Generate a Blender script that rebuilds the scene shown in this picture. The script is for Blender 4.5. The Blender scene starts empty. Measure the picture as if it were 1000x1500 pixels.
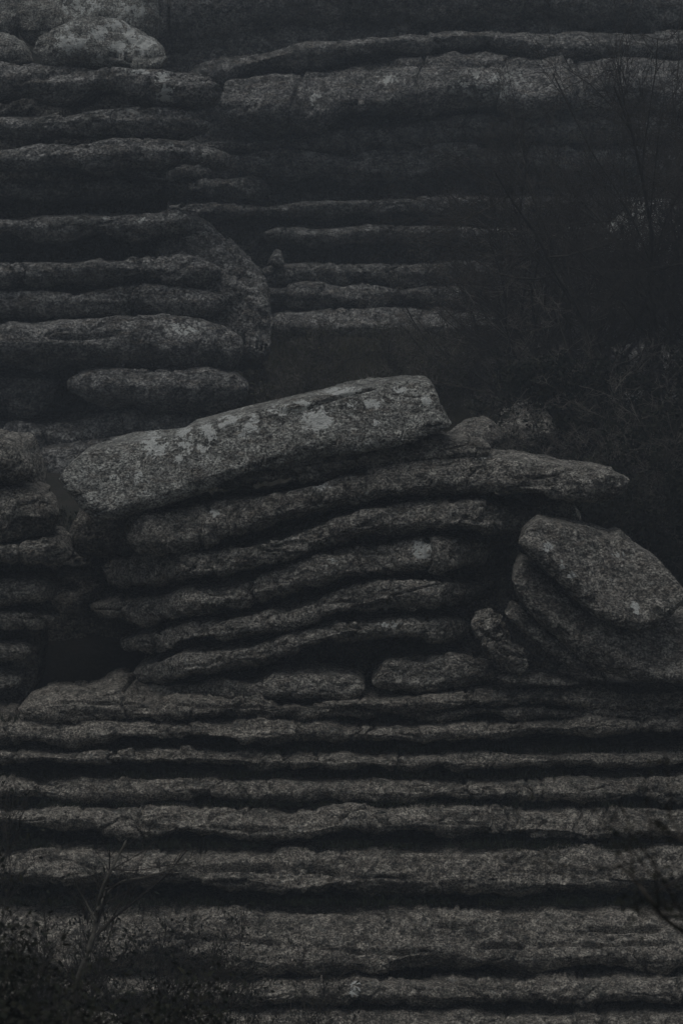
import bpy, math, random
import numpy as np

sc = bpy.context.scene
RNG = np.random.default_rng(7)
R = math.radians

# ---------------------------------------------------------------- camera
CAMZ = 12.0                     # camera height above the valley datum
PITCH = R(6.0)                  # looking slightly down from the opposite slope
FPX = 4000.0                    # focal length in photograph pixels (1000 px wide)
cd = bpy.data.cameras.new("camera")
cd.sensor_fit = 'HORIZONTAL'; cd.sensor_width = 24.0; cd.lens = 24.0 * FPX / 1000.0
cd.clip_start = 0.5; cd.clip_end = 600.0
cd.dof.use_dof = True; cd.dof.focus_distance = 41.0; cd.dof.aperture_fstop = 4.0
cam = bpy.data.objects.new("camera", cd); sc.collection.objects.link(cam)
cam.location = (0, 0, CAMZ); cam.rotation_euler = (R(90) - PITCH, 0, 0)
sc.camera = cam

# ---------------------------------------------------------------- sky, sun, exposure
SUN_EL, SUN_AZ = R(76), R(215)   # veiled sun high behind the camera's left shoulder
w = bpy.data.worlds.new("World"); sc.world = w; w.use_nodes = True
nt = w.node_tree; nt.nodes.clear()
out = nt.nodes.new("ShaderNodeOutputWorld"); bg = nt.nodes.new("ShaderNodeBackground")
sky = nt.nodes.new("ShaderNodeTexSky"); sky.sky_type = 'NISHITA'; sky.sun_disc = False
sky.sun_elevation = SUN_EL; sky.sun_rotation = SUN_AZ; sky.air_density = 1.2; sky.dust_density = 5.0; sky.ozone_density = 1.0
hs = nt.nodes.new("ShaderNodeHueSaturation"); hs.inputs["Saturation"].default_value = 0.2
nt.links.new(sky.outputs[0], hs.inputs["Color"]); nt.links.new(hs.outputs[0], bg.inputs["Color"])
bg.inputs["Strength"].default_value = 0.07
nt.links.new(bg.outputs[0], out.inputs["Surface"])

sl = bpy.data.lights.new("sun", 'SUN'); sl.energy = 0.9; sl.angle = R(40); sl.color = (1.0, 0.97, 0.92)
so = bpy.data.objects.new("sun", sl); sc.collection.objects.link(so); so.location = (0, 20, 60)
# direction towards the sun: azimuth clockwise from +Y
sdir = (math.sin(SUN_AZ) * math.cos(SUN_EL), math.cos(SUN_AZ) * math.cos(SUN_EL), math.sin(SUN_EL))
from mathutils import Vector
so.rotation_euler = Vector(sdir).to_track_quat('Z', 'Y').to_euler()

sc.view_settings.view_transform = 'Standard'; sc.view_settings.look = 'None'
sc.view_settings.gamma = 1.0; sc.view_settings.use_curve_mapping = False
sc.view_settings.exposure = -0.95
sc.cycles.use_denoising = True
sc.cycles.max_bounces = 6; sc.cycles.diffuse_bounces = 2; sc.cycles.glossy_bounces = 1
sc.cycles.volume_bounces = 1; sc.cycles.transparent_max_bounces = 4

# ---------------------------------------------------------------- helpers: projection
CP, SP = math.cos(PITCH), math.sin(PITCH)
def zat(py, Y):
    v = (750.0 - np.asarray(py, float)) / FPX
    t = Y / (CP + v * SP)
    return CAMZ + t * (-SP + v * CP)
def xat(px, Y, py=750.0):
    v = (750.0 - np.asarray(py, float)) / FPX
    return (np.asarray(px, float) - 500.0) / FPX * Y / (CP + v * SP)
def proj(P):
    x, y, z = P[..., 0], P[..., 1], P[..., 2] - CAMZ
    f = y * CP - z * SP; u = y * SP + z * CP
    return 500 + FPX * x / f, 750 - FPX * u / f

# ---------------------------------------------------------------- helpers: noise
def _h(ix, iy, iz, s):
    n = (ix * 374761393 + iy * 668265263 + iz * 2147483647 + s * 1274126177) & 0xffffffff
    n = ((n ^ (n >> 13)) * 1274126177) & 0xffffffff
    return n ^ (n >> 16)
def perlin(P, s=0):
    P = np.asarray(P, float); i = np.floor(P).astype(np.int64); f = P - i
    u = f * f * f * (f * (f * 6 - 15) + 10); r = np.zeros(len(P))
    for a in (0, 1):
        for b in (0, 1):
            for c in (0, 1):
                h = _h(i[:, 0] + a, i[:, 1] + b, i[:, 2] + c, s)
                gx = (h & 255) / 127.5 - 1; gy = ((h >> 8) & 255) / 127.5 - 1; gz = ((h >> 16) & 255) / 127.5 - 1
                d = gx * (f[:, 0] - a) + gy * (f[:, 1] - b) + gz * (f[:, 2] - c)
                wx = u[:, 0] if a else 1 - u[:, 0]; wy = u[:, 1] if b else 1 - u[:, 1]; wz = u[:, 2] if c else 1 - u[:, 2]
                r += wx * wy * wz * d
    return r
def fbm(P, o=3, s=0, g=.5):
    r = 0; a = 1.0; k = 1.0
    for j in range(o):
        r = r + a * perlin(P * k, s + j * 17); a *= g; k *= 2.03
    return r
def cells(P, s=0):
    """cell noise: random value of the nearest feature point (blocky breakage) and F2-F1"""
    i = np.floor(P).astype(np.int64)
    d1 = np.full(len(P), 9.0); d2 = np.full(len(P), 9.0); val = np.zeros(len(P))
    for a in (-1, 0, 1):
        for b in (-1, 0, 1):
            for c in (-1, 0, 1):
                q = i + (a, b, c); h = _h(q[:, 0], q[:, 1], q[:, 2], s)
                off = np.stack([(h & 255) / 255., ((h >> 8) & 255) / 255., ((h >> 16) & 255) / 255.], 1)
                d = ((q + off - P) ** 2).sum(1)
                m = d < d1
                d2 = np.where(m, d1, np.minimum(d2, d)); val = np.where(m, ((h >> 24) & 255) / 255., val); d1 = np.where(m, d, d1)
    return val - .5, np.sqrt(d2) - np.sqrt(d1)

# ---------------------------------------------------------------- helpers: objects
def link(o, parent=None):
    sc.collection.objects.link(o)
    if parent is not None: o.parent = parent
    return o
def tag(o, label=None, cat=None, group=None, kind=None):
    if label: o["label"] = label
    if cat: o["category"] = cat
    if group: o["group"] = group
    if kind: o["kind"] = kind
    return o
def thing(name, label, cat, loc=(0, 0, 0), group=None):
    o = bpy.data.objects.new(name, None); o.empty_display_size = .2; o.location = loc
    link(o); return tag(o, label, cat, group)
def np_mesh(name, V, F, mat, smooth=True, attrs=None):
    """V (n,3), F (m,k) with k = 3 or 4"""
    me = bpy.data.meshes.new(name); V = np.ascontiguousarray(V, np.float32); F = np.ascontiguousarray(F, np.int32)
    k = F.shape[1]
    me.vertices.add(len(V)); me.vertices.foreach_set("co", V.ravel())
    me.loops.add(F.size); me.loops.foreach_set("vertex_index", F.ravel())
    me.polygons.add(len(F)); me.polygons.foreach_set("loop_start", np.arange(0, F.size, k, dtype=np.int32))
    me.polygons.foreach_set("use_smooth", np.full(len(F), smooth))
    for n, a in (attrs or {}).items():
        at = me.attributes.new(n, 'FLOAT', 'POINT'); at.data.foreach_set("value", np.ascontiguousarray(a, np.float32))
    me.update(calc_edges=True); me.materials.append(mat)
    return me

# ---------------------------------------------------------------- materials
class NT:
    def __init__(s, name):
        s.m = bpy.data.materials.new(name); s.m.use_nodes = True; s.t = s.m.node_tree
        s.b = s.t.nodes["Principled BSDF"]; s.co = s.t.nodes.new("ShaderNodeTexCoord").outputs["Object"]
    def n(s, typ, **kw):
        x = s.t.nodes.new(typ)
        for k, v in kw.items(): setattr(x, k, v)
        return x
    def l(s, a, b): s.t.links.new(a, b)
    def mapped(s, scale, loc=(0, 0, 0)):
        m = s.n("ShaderNodeMapping"); m.inputs["Scale"].default_value = scale; m.inputs["Location"].default_value = loc
        s.l(s.co, m.inputs["Vector"]); return m.outputs[0]
    def noise(s, scale, detail=4, rough=.55, vec=None, dist=0):
        x = s.n("ShaderNodeTexNoise"); x.inputs["Scale"].default_value = scale; x.inputs["Detail"].default_value = detail
        x.inputs["Roughness"].default_value = rough; x.inputs["Distortion"].default_value = dist
        s.l(vec or s.co, x.inputs["Vector"]); return x.outputs[0]
    def ramp(s, f, lo, hi, a=0., b=1.):
        x = s.n("ShaderNodeMapRange", interpolation_type='SMOOTHSTEP')
        for k, v in zip(("From Min", "From Max", "To Min", "To Max"), (lo, hi, a, b)): x.inputs[k].default_value = v
        s.l(f, x.inputs["Value"]); return x.outputs[0]
    def math(s, op, a, b=None):
        x = s.n("ShaderNodeMath", operation=op)
        for i, v in enumerate((a, b)):
            if v is None: continue
            if isinstance(v, (int, float)): x.inputs[i].default_value = v
            else: s.l(v, x.inputs[i])
        return x.outputs[0]
    def mix(s, f, a, b, mode='MIX'):
        x = s.n("ShaderNodeMix", data_type='RGBA', blend_type=mode)
        for i, v in ((0, f), (6, a), (7, b)):
            if isinstance(v, (int, float)): x.inputs[i].default_value = v
            elif isinstance(v, tuple): x.inputs[i].default_value = (*v, 1)
            else: s.l(v, x.inputs[i])
        return x.outputs[2]

def rock_material(name, k=1.0, light=(.30, .30, .29), dark=(.13, .13, .125), brown=(.20, .175, .145), lich=.5, lo=.60, blot=.75):
    """weathered grey limestone; k stretches the pattern with the size of the beds"""
    t = NT(name)
    big = t.noise(.9 / k, 5, .6); mid = t.noise(5.5 / k, 5, .62, dist=.3); fine = t.noise(30 / k, 3, .6)
    streak = t.noise(1.0, 5, .65, vec=t.mapped((3 / k, 3 / k, 15 / k)))
    c = t.mix(t.ramp(big, .38, .62), dark, light)
    c = t.mix(t.ramp(streak, .44, .64, 0, .6), c, brown)
    c = t.mix(t.ramp(mid, .46, .60, 0, .7), c, (light[0] * 1.35, light[1] * 1.36, light[2] * 1.36))
    c = t.mix(t.ramp(t.noise(2.2 / k, 5, .7, vec=t.mapped((1, 1, 1.6), (9, 3, 5))), .50, .66, 0, .6), c, (.06, .066, .058))   # black and green crustose growth
    c = t.mix(t.ramp(t.noise(8.0 / k, 5, .7, vec=t.mapped((1, 1, 1.5), (2, 7, 5))), .50, .62, 0, blot), c, (.045, .046, .042))
    # mineral grain and pitting
    vg = t.n("ShaderNodeTexVoronoi"); vg.inputs["Scale"].default_value = 34 / k
    wv = t.n("ShaderNodeVectorMath", operation='ADD'); t.l(t.mapped((1, 1, 1.5)), wv.inputs[0]); nv_ = t.n("ShaderNodeTexNoise"); nv_.inputs["Scale"].default_value = 9 / k
    sv = t.n("ShaderNodeVectorMath", operation='SCALE'); sv.inputs["Scale"].default_value = .12 * k; t.l(t.co, nv_.inputs["Vector"]); t.l(nv_.outputs["Color"], sv.inputs[0]); t.l(sv.outputs[0], wv.inputs[1])
    t.l(wv.outputs[0], vg.inputs["Vector"])
    sx = t.n("ShaderNodeSeparateColor"); t.l(vg.outputs["Color"], sx.inputs[0])
    g = t.math('MULTIPLY', t.ramp(sx.outputs[0], 0, 1, .5, 1.55), t.ramp(fine, .36, .60, .42, 1.42))
    gc = t.n("ShaderNodeCombineColor")
    for i_ in range(3): t.l(g, gc.inputs[i_])
    c = t.mix(1.0, c, gc.outputs[0], 'MULTIPLY')
    # pale lichen: scattered spots plus the patches given on the mesh
    at = t.n("ShaderNodeAttribute", attribute_name="lichen").outputs["Fac"]
    ln = t.noise(3.2 / k, 8, .68, vec=t.mapped((1, 1, 1.2), (4, 8, 1)), dist=.5)
    warp = t.math('ADD', t.math('MULTIPLY', t.math('SUBTRACT', t.noise(6.5 / k, 3, .6), .5), 2.4), t.math('MULTIPLY', t.math('SUBTRACT', t.noise(20 / k, 4, .7), .5), 2.2))
    pt = t.math('MULTIPLY', t.ramp(t.math('ADD', at, warp), .43, .49, 0, .95), t.ramp(at, .05, .25))
    mask = t.math('MULTIPLY', t.ramp(ln, lo, lo + .05, 0, lich), t.ramp(fine, .32, .48, .25, 1))
    mask = t.math('MINIMUM', t.math('ADD', mask, t.math('MULTIPLY', pt, t.ramp(fine, .28, .42, .55, 1))), 1.0)
    vo = t.n("ShaderNodeTexVoronoi"); vo.inputs["Scale"].default_value = 10 / k; t.l(wv.outputs[0], vo.inputs["Vector"])
    spots = t.math('MULTIPLY', t.ramp(vo.outputs["Distance"], .18, .30, 1, 0), t.ramp(t.noise(1.6 / k, 3), .50, .62, 0, lich))
    mask = t.math('MAXIMUM', mask, spots)
    c = t.mix(mask, c, (.80, .82, .79))
    t.l(c, t.b.inputs["Base Color"]); t.b.inputs["Roughness"].default_value = .92
    t.b.inputs["Specular IOR Level"].default_value = .25
    h = t.math('ADD', t.math('MULTIPLY', mid, .7), t.math('MULTIPLY', fine, .45))
    h = t.math('ADD', h, t.math('MULTIPLY', streak, .45))
    h = t.math('ADD', h, t.math('MULTIPLY', t.noise(13 / k, 5, .7), .6))
    h = t.math('ADD', h, t.math('MULTIPLY', vg.outputs["Distance"], -.25))
    bp = t.n("ShaderNodeBump"); bp.inputs["Strength"].default_value = 1.0; bp.inputs["Distance"].default_value =   .050 * k
    t.l(h, bp.inputs["Height"]); t.l(bp.outputs[0], t.b.inputs["Normal"])
    return t.m
def plain_material(name, a, b, scale, rough=.85, trans=None):
    t = NT(name); t.l(t.mix(t.ramp(t.noise(scale, 4), .35, .65), a, b), t.b.inputs["Base Color"])
    t.b.inputs["Roughness"].default_value = rough; t.b.inputs["Specular IOR Level"].default_value = .25
    return t.m
def ground_material():
    t = NT("earth_and_litter")
    c = t.mix(t.ramp(t.noise(1.3, 6, .65), .4, .62), (.030, .032, .020), (.060, .052, .038))
    c = t.mix(t.ramp(t.noise(14, 6, .7), .45, .65, 0, .7), c, (.09, .08, .06))
    t.l(c, t.b.inputs["Base Color"]); t.b.inputs["Roughness"].default_value = 1
    bp = t.n("ShaderNodeBump"); bp.inputs["Strength"].default_value = 1; bp.inputs["Distance"].default_value = .15
    t.l(t.noise(9, 8, .7), bp.inputs["Height"]); t.l(bp.outputs[0], t.b.inputs["Normal"])
    return t.m
M = dict(
    low=rock_material("limestone_terrace", .8, light=(.345, .32, .28), dark=(.157, .145, .126), lich=.22, lo=.62),
    mid=rock_material("limestone_outcrop", 1.0, light=(.32, .305, .275), dark=(.155, .147, .132), lich=.30, lo=.64),
    slab=rock_material("limestone_lichened", 1.0, light=(.37, .37, .345), dark=(.22, .22, .205), lich=.5, lo=.62, blot=.38),
    far=rock_material("limestone_cliff", 1.5, light=(.29, .285, .275), dark=(.13, .13, .128), lich=.40, lo=.62),
    ground=ground_material(),
    bark=plain_material("bark_dark", (.045, .040, .034), (.085, .078, .066), 9),
    bark_pale=plain_material("bark_pale", (.10, .095, .08), (.20, .19, .165), 7),
    twig=plain_material("twig_dark", (.035, .031, .027), (.10, .09, .078), 1.2),
    twig_pale=plain_material("twig_pale", (.08, .074, .064), (.30, .275, .24), .9),
    leaf=plain_material("leaf_dark", (.012, .018, .010), (.040, .040, .024), 7, .7),
    leaf_olive=plain_material("leaf_olive", (.035, .040, .018), (.085, .085, .040), 4, .6),
    straw=plain_material("dry_grass", (.06, .058, .035), (.14, .125, .08), 3),
    fern=plain_material("crevice_plant", (.02, .032, .016), (.05, .058, .03), 6),
)

# ---------------------------------------------------------------- rock beds
NTRI = [0]
DY = [0.0]
_seed = [100]
def slab_mesh(name, top, bot, Y, lean=.5, depth=1.2, q=.6, bulge=.8, ends=(0, 0), mat='mid', amp=1., step=2.2, nf=34, nb=7,
              lichen=(), crack=1.7, origin=(0, 0, 0), ragged=.9, smooth_px=14, backtilt=0.0, under=0, nose=.42, roll=1.3, boxy=False, slots=(), seed=None, wander=2.5, facet=0.0):
    """a bed of rock: `top` and `bot` are the edges of its front as seen (px, py), Y the distance of its foot.
    Each column is a closed section: rounded front, flat top and underside running back `depth` metres."""
    _seed[0] += 1; sd = _seed[0] if seed is None else seed; rng = np.random.default_rng(sd)
    x0 = max(top[0][0], bot[0][0]); x1 = min(top[-1][0], bot[-1][0])
    n = int((x1 - x0) / step) + 1; px = np.linspace(x0, x1, n)
    def curve(pts):
        p = np.array(pts, float); y = np.interp(px, p[:, 0], p[:, 1])
        k = max(3, int(smooth_px / step)) | 1; ker = np.hanning(k + 2)[1:-1]; ker /= ker.sum()
        return np.convolve(np.pad(y, k // 2, mode='edge'), ker, 'valid')
    wv_ = np.stack([px / 75., np.full(n, sd * 5.1), np.zeros(n)], 1)
    pt = curve(top) + wander * fbm(wv_, 3, sd + 61) * 1.6; pb = curve(bot) + wander * fbm(wv_, 3, sd + 62) * 2.2; pb = np.maximum(pb, pt + 1)
    if np.ndim(Y): Yp = np.array(Y, float); Yc = np.interp(px, Yp[:, 0], Yp[:, 1])
    else: Yc = np.full(n, float(Y))
    Yc = Yc + DY[0]; S = Yc.mean() / 40.0
    xm = xat(px, Yc, (pt + pb) / 2)
    # plan: gentle waviness, blocks set in and out, joints
    Yc = Yc + .10 * S * amp * fbm(np.stack([xm * .8 / S, np.full(n, sd * 3.1), np.zeros(n)], 1), 3, sd)
    cr = np.cumsum(rng.exponential(crack * S, 400)) + xm[0] - .3
    cr = cr[cr < xm[-1] + 2]
    blk = np.searchsorted(cr, xm); offs = rng.normal(0, .045 * S, len(cr) + 2); zof = rng.normal(0, .012 * S, len(cr) + 2)
    Yc = Yc + np.convolve(np.pad(offs[blk], 1, mode='edge'), [.25, .5, .25], 'valid')
    zb = zat(pb, Yc); H = np.maximum(zat(pt, Yc) - zb, .02)
    zt = zat(pt, Yc + lean * H + .3 * H); H = np.maximum(zt - zb, .02)
    hh = H / 2
    # ends
    fh = np.ones(n); fd = np.ones(n)
    for side, r in ((0, ends[0]), (1, ends[1])):
        if not r: continue
        d = (xm - xm[0]) if side == 0 else (xm[-1] - xm)
        u = np.clip(1 - d / r, 0, 1); fd = fd * np.sqrt(np.clip(1 - u * u, .0004, 1))
        u = np.clip(1 - d / min(r, .35 * S), 0, 1); fh = fh * np.sqrt(np.clip(1 - u ** 2.5, .001, 1))
        Yc = Yc + .55 * min(r, depth) * (1 - np.sqrt(np.clip(1 - np.clip(1 - d / r, 0, 1) ** 2, 0, 1)))
    zc = (zt + zb) / 2; hh = hh * fh
    # section: the top rolls over a nose and then back under, so the lower face turns away from the sky
    hu = np.abs(zat(pb, Yc) - zat(pb + under, Yc)) * fh
    if boxy:
        a = np.linspace(np.pi / 2, -np.pi / 2, nf)
        cy = np.abs(np.cos(a)) ** q; sz = np.sign(np.sin(a)) * np.abs(np.sin(a)) ** q
        bf = np.minimum(hh * bulge, .5 * S) * np.minimum(1, fd + .2)
        yy = (Yc + bf)[:, None] - bf[:, None] * cy[None]; zz = zc[:, None] + hh[:, None] * sz[None]
        yy = yy + lean * (zz - (zc - hh)[:, None])
    else:
        n1 = int(nf * .6); n2 = nf - n1
        th = np.linspace(0, np.pi / 2, n1 + 1)[:-1]; tl = np.linspace(0, np.pi / 2, n2)
        ztop, zlow = zc + hh, zc - hh
        vx = np.stack([xm * .9 / S, np.full(n, sd * 2.3), np.zeros(n)], 1)
        nose_ = np.clip(nose + .55 * perlin(vx, sd + 41), .10, .75); zn = zlow + nose_ * 2 * hh
        hu = hu * np.clip(1 + 1.6 * perlin(vx * 1.7, sd + 42), .15, 1.9); rollv = roll * np.clip(1 + 1.5 * perlin(vx * 1.3, sd + 43), .35, 2)
        bf = np.minimum((ztop - zn) * bulge, .5 * S) * np.minimum(1, fd + .2); cu = (zn - (zlow - hu)) * rollv * np.minimum(1, fd + .2)
        yu = (Yc + bf)[:, None] - bf[:, None] * (np.sin(th) ** q)[None]; zu = zn[:, None] + (ztop - zn)[:, None] * (np.cos(th) ** q)[None]
        yu = yu + lean * (zu - zn[:, None])
        yl = Yc[:, None] + cu[:, None] * (1 - np.cos(tl) ** .9)[None]; zl = zn[:, None] - (zn - zlow + hu)[:, None] * np.sin(tl)[None]
        yy = np.concatenate([yu, yl], 1); zz = np.concatenate([zu, zl], 1)
        sz = np.concatenate([np.cos(th) ** q, -np.sin(tl)])
    D = np.maximum(depth * fd, .03)
    tb = np.linspace(0, 1, nb + 2)[1:-1]
    yb0, yt0 = yy[:, -1], yy[:, 0]; yback = np.maximum(yb0, yt0) + D
    # underside back, then the rear, then top forward
    ub_y = yb0[:, None] + (yback - yb0)[:, None] * tb[None]; ub_z = np.repeat(zz[:, -1:], nb, 1)
    tp_y = yt0[:, None] + (yback - yt0)[:, None] * tb[None][:, ::-1]; tp_z = zz[:, :1] + backtilt * (tp_y - yt0[:, None])
    yy = np.concatenate([yy, ub_y, tp_y], 1); zz = np.concatenate([zz, ub_z, tp_z], 1)
    m = yy.shape[1]
    P = np.stack([np.repeat(xm[:, None], m, 1), yy, zz], -1)
    # normals of the grid
    du = np.gradient(P, axis=0); dv = np.roll(P, -1, 1) - np.roll(P, 1, 1)
    N = np.cross(du, dv); N /= np.linalg.norm(N, axis=-1, keepdims=True) + 1e-9
    c0 = P.mean(1, keepdims=True); flip = np.sign(((P - c0) * N).sum(-1).mean()) or 1; N *= flip
    Pf = P.reshape(-1, 3); q3 = Pf / S + sd * 7.3
    disp = .080 * fbm(q3 * (1.1, 1.1, 1.6), 3, sd)
    disp += .028 * fbm(q3 * (2.2, 2.2, 7.0), 3, sd + 5)                      # bedding
    v, e = cells(q3 * (1.7, 1.7, 3.0) + .35 * np.stack([perlin(q3 * 2, 3), perlin(q3 * 2, 4), perlin(q3 * 2, 5)], 1), sd)
    if facet: disp += facet * cells(q3 * (1.25, 1.25, 1.6), sd + 77)[0]
    rough = np.clip(.25 + 2.2 * fbm(q3 * .55, 2, sd + 31), .08, 1)           # broken places between worn ones
    disp += .062 * v * (.5 + rough)
    v2, e2 = cells(q3 * (5.5, 5.5, 8.5), sd + 9); disp += (.034 * v2 - .016 * np.exp(-(e2 / .08) ** 2)) * rough
    disp += .022 * fbm(q3 * 9.0, 3, sd + 11, .6) * (.35 + rough)
    fis = perlin(q3 * (.7, .7, 3.2) + .25 * perlin(q3 * 3, sd + 2)[:, None], sd + 21); disp -= .055 * np.exp(-(fis / .022) ** 2) * (perlin(q3 * .8, sd + 24) > -.05)      # partings along the bed
    fis = perlin(q3 * (1.5, 1.5, .8) + .25 * perlin(q3 * 3, sd + 3)[:, None], sd + 22); disp -= .05 * np.exp(-(fis / .018) ** 2) * (perlin(q3 * .9, sd + 23) > .05)
    disp = disp.reshape(n, m) * S * amp * np.minimum(1, .35 + (H / (.30 * S)))[:, None] * np.maximum(fh, .2)[:, None]
    if len(slots):
        qx, qy = proj(P); fr = np.concatenate([np.ones(nf), np.zeros(2 * nb)])[None]
        for (ax, ay, bx_, by_, hw, dp) in slots:
            tt = (qx - ax) / (bx_ - ax); win = np.clip(np.minimum(tt, 1 - tt) * 8, 0, 1) * np.clip(.75 + perlin(q3 * 2.2, sd + 51).reshape(n, m) * 1.2, 0, 1.2)
            cyy = ay + (by_ - ay) * np.clip(tt, 0, 1) + 3.0 * perlin(q3 * (2.5, 0, 0), sd + 52).reshape(n, m)
            disp -= fr * dp * win * np.exp(-((qy - cyy) / (hw * .8)) ** 4)
    # joints cut across the bed
    for k, cx in enumerate(cr):
        wob = .05 * S * np.sin(np.linspace(0, 9, m) + k) + rng.normal(0, .25) * hh.mean() * np.concatenate([sz, np.linspace(-1, 1, 2 * nb)])
        g = np.exp(-((xm[:, None] - cx - wob[None]) / (.012 * S + .010)) ** 2)
        disp -= g * rng.uniform(.03, .13) * S
    P = P + N * disp[..., None]
    P[..., 2] += zof[blk][:, None]
    rag = perlin(np.stack([xm * 5 / S, np.full(n, sd * 1.7), np.zeros(n)], 1), sd) + .6 * perlin(np.stack([xm * 13 / S, np.full(n, sd * 1.1), np.zeros(n)], 1), sd + 1)
    low = np.clip(-np.concatenate([sz, -np.ones(nb), np.zeros(nb)]) - .1, 0, 1)
    P[..., 2] += ragged * .075 * S * rag[:, None] * low[None] * np.minimum(1, H / .25)[:, None] * fh[:, None]
    # attributes
    L = np.zeros((n, m))
    if len(lichen):
        qx, qy = proj(P)
        for (lx, ly, rx, ry, st) in lichen:
            L = np.maximum(L, st * np.clip(.62 * (1.6 - np.sqrt(((qx - lx) / rx) ** 2 + ((qy - ly) / ry) ** 2)), 0, 1))
    i = np.arange(n - 1)[:, None] * m; j = np.arange(m)[None]; j2 = (j + 1) % m
    F = np.stack([i + j, i + j2, i + m + j2, i + m + j], -1).reshape(-1, 4)
    if flip < 0: F = F[:, ::-1]
    V = P.reshape(-1, 3) - np.array(origin)
    # close the two ends
    ce = np.array([P[0].mean(0), P[-1].mean(0)]) - np.array(origin); nv = len(V); V = np.concatenate([V, ce])
    jj = np.arange(m); j2 = (jj + 1) % m
    A = np.stack([np.full(m, nv), j2, jj, jj], 1); B = np.stack([np.full(m, nv + 1), (n - 1) * m + jj, (n - 1) * m + j2, (n - 1) * m + j2], 1)
    me_v = V
    # quads for the skin; the end fans as thin quads split at the rim midpoint would be degenerate, so use triangles in a second pass
    T = np.concatenate([A[:, :3], B[:, :3]]); 
    if flip < 0: T = T[:, ::-1]
    Ft = np.concatenate([F[:, [0, 1, 2]], F[:, [0, 2, 3]], T])
    NTRI[0] += len(Ft)
    me = np_mesh(name, me_v, Ft, M[mat], True, {"lichen": np.concatenate([L.ravel(), [0, 0]])})
    return me
def bed(parent, top, bot, Y, name="rock_layer", **kw):
    org = tuple(parent.location)
    o = bpy.data.objects.new(name, slab_mesh(name, top, bot, Y, origin=org, **kw))
    return link(o, parent)
def boulder(name, label, top, bot, Y, **kw):
    cx = (top[0][0] + top[-1][0]) / 2; by = max(p[1] for p in bot)
    Ym = (Y if not np.ndim(Y) else np.mean([p[1] for p in Y])) + DY[0]
    org = (float(xat(cx, Ym)), float(Ym), float(zat(by, Ym)))
    kw.setdefault('wander', 1.0); kw.setdefault('ends', (.5, .5)); kw.setdefault('depth', .9); kw.setdefault('crack', 40)
    o = bpy.data.objects.new(name, slab_mesh(name, top, bot, Y, origin=org, **kw)); o.location = org
    link(o); return tag(o, label, "boulder")

# ---------------------------------------------------------------- ground
def ground_z(x, y):
    ys = [-140, -60, -10, 0, 12, 25, 32, 36, 38.5, 40, 44, 48, 52, 57, 60, 65, 68, 72, 76, 90, 150]
    zs = [70, 30, 3.2, -1.75, -5.3, -10.0, -12.4, -12.4, -10.2, -8.4, -6.3, -5.4, -4.7, -4.0, -3.5, -2.9, -2.5, 0, 8, 13, 22]  # slope rises unseen behind the camera to block low sky
    z = np.interp(y, ys, zs) + CAMZ - .9 * np.clip((-1.0 - x) / 1.5, 0, 1) * np.clip((np.asarray(y) - 43) / 5, 0, 1)
    P = np.stack([np.ravel(x) * .22, np.ravel(y) * .22, np.zeros(np.size(x))], 1)
    return z + (.35 * fbm(P, 4, 3)).reshape(np.shape(x))
gx = np.concatenate([np.linspace(-150, -16, 30), np.linspace(-15, 15, 121), np.linspace(16, 150, 30)])
gy = np.concatenate([np.linspace(-140, -6, 40), np.linspace(-5, 75, 320), np.linspace(76, 150, 20)])
GX, GY = np.meshgrid(gx, gy, indexing='ij'); GZ = ground_z(GX, GY)
a_, b_ = len(gx), len(gy); ii = np.arange(a_ - 1)[:, None] * b_ + np.arange(b_ - 1)[None]
GF = np.stack([ii, ii + b_, ii + b_ + 1, ii + 1], -1).reshape(-1, 4)
gnd = bpy.data.objects.new("ground", np_mesh("ground", np.stack([GX, GY, GZ], -1).reshape(-1, 3), GF, M['ground']))
link(gnd); tag(gnd, "dark earth slope between the rock outcrops", kind="structure")

def outcrop(label, px, py, Y):
    return thing("rock_outcrop", label, "rock outcrop", (float(xat(px, Y)), float(Y), float(zat(py, Y))))

# ---------------------------------------------------------------- back right cliff
br = outcrop("tall dark layered cliff filling the upper right behind the bare trees", 640, 640, 70)
kw = dict(mat='far', step=3.0, nf=30, nb=6, depth=3.0, under=12, amp=1.0)
EX = 1180
core_kw = dict(mat='far', step=5, nf=60, nb=4, depth=4, amp=1.6, q=.35, bulge=.1, boxy=True, crack=3)
bed(br, [(180, -190), (EX, -190)], [(180, 700), (EX, 700)], 68.8, lean=.12, name="core", **core_kw)
bed(br, [(150, -210), (400, -200), (700, -210), (EX, -200)], [(150, -70), (400, -80), (700, -85), (EX, -70)], 68.8, lean=.3, **kw)
bed(br, [(150, -55), (300, -60), (520, -66), (760, -60), (900, -40), (EX, -45)], [(150, 78), (240, 62), (300, 45), (400, 30), (500, 17), (700, 13), (850, 18), (1000, 26), (EX, 30)], 69.0, lean=.25, **kw)
bed(br, [(270, 100), (330, 84), (400, 72), (480, 62), (600, 52), (680, 46), (780, 49), (900, 51), (EX, 52)],
        [(270, 112), (340, 102), (400, 90), (460, 78), (520, 68), (600, 61), (700, 61), (765, 68), (800, 80), (900, 84), (EX, 84)], 68.3, lean=1.3, q=.8, ends=(1.2, 0), **kw)
bed(br, [(306, 140), (330, 120), (360, 113), (420, 105), (500, 97), (560, 86), (620, 79), (700, 78), (800, 84), (900, 86), (EX, 88)],
        [(306, 150), (330, 172), (400, 182), (470, 178), (500, 160), (590, 144), (620, 153), (700, 150), (800, 151), (EX, 150)], 67.3, lean=.65, q=.75, ends=(1.6, 0), slots=[(540, 91, 815, 93, 3, .35), (310, 128, 520, 104, 2.5, .2)], lichen=[(565, 117, 18, 10, .5), (460, 140, 12, 28, .4), (720, 125, 60, 25, .45)], **kw)
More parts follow.
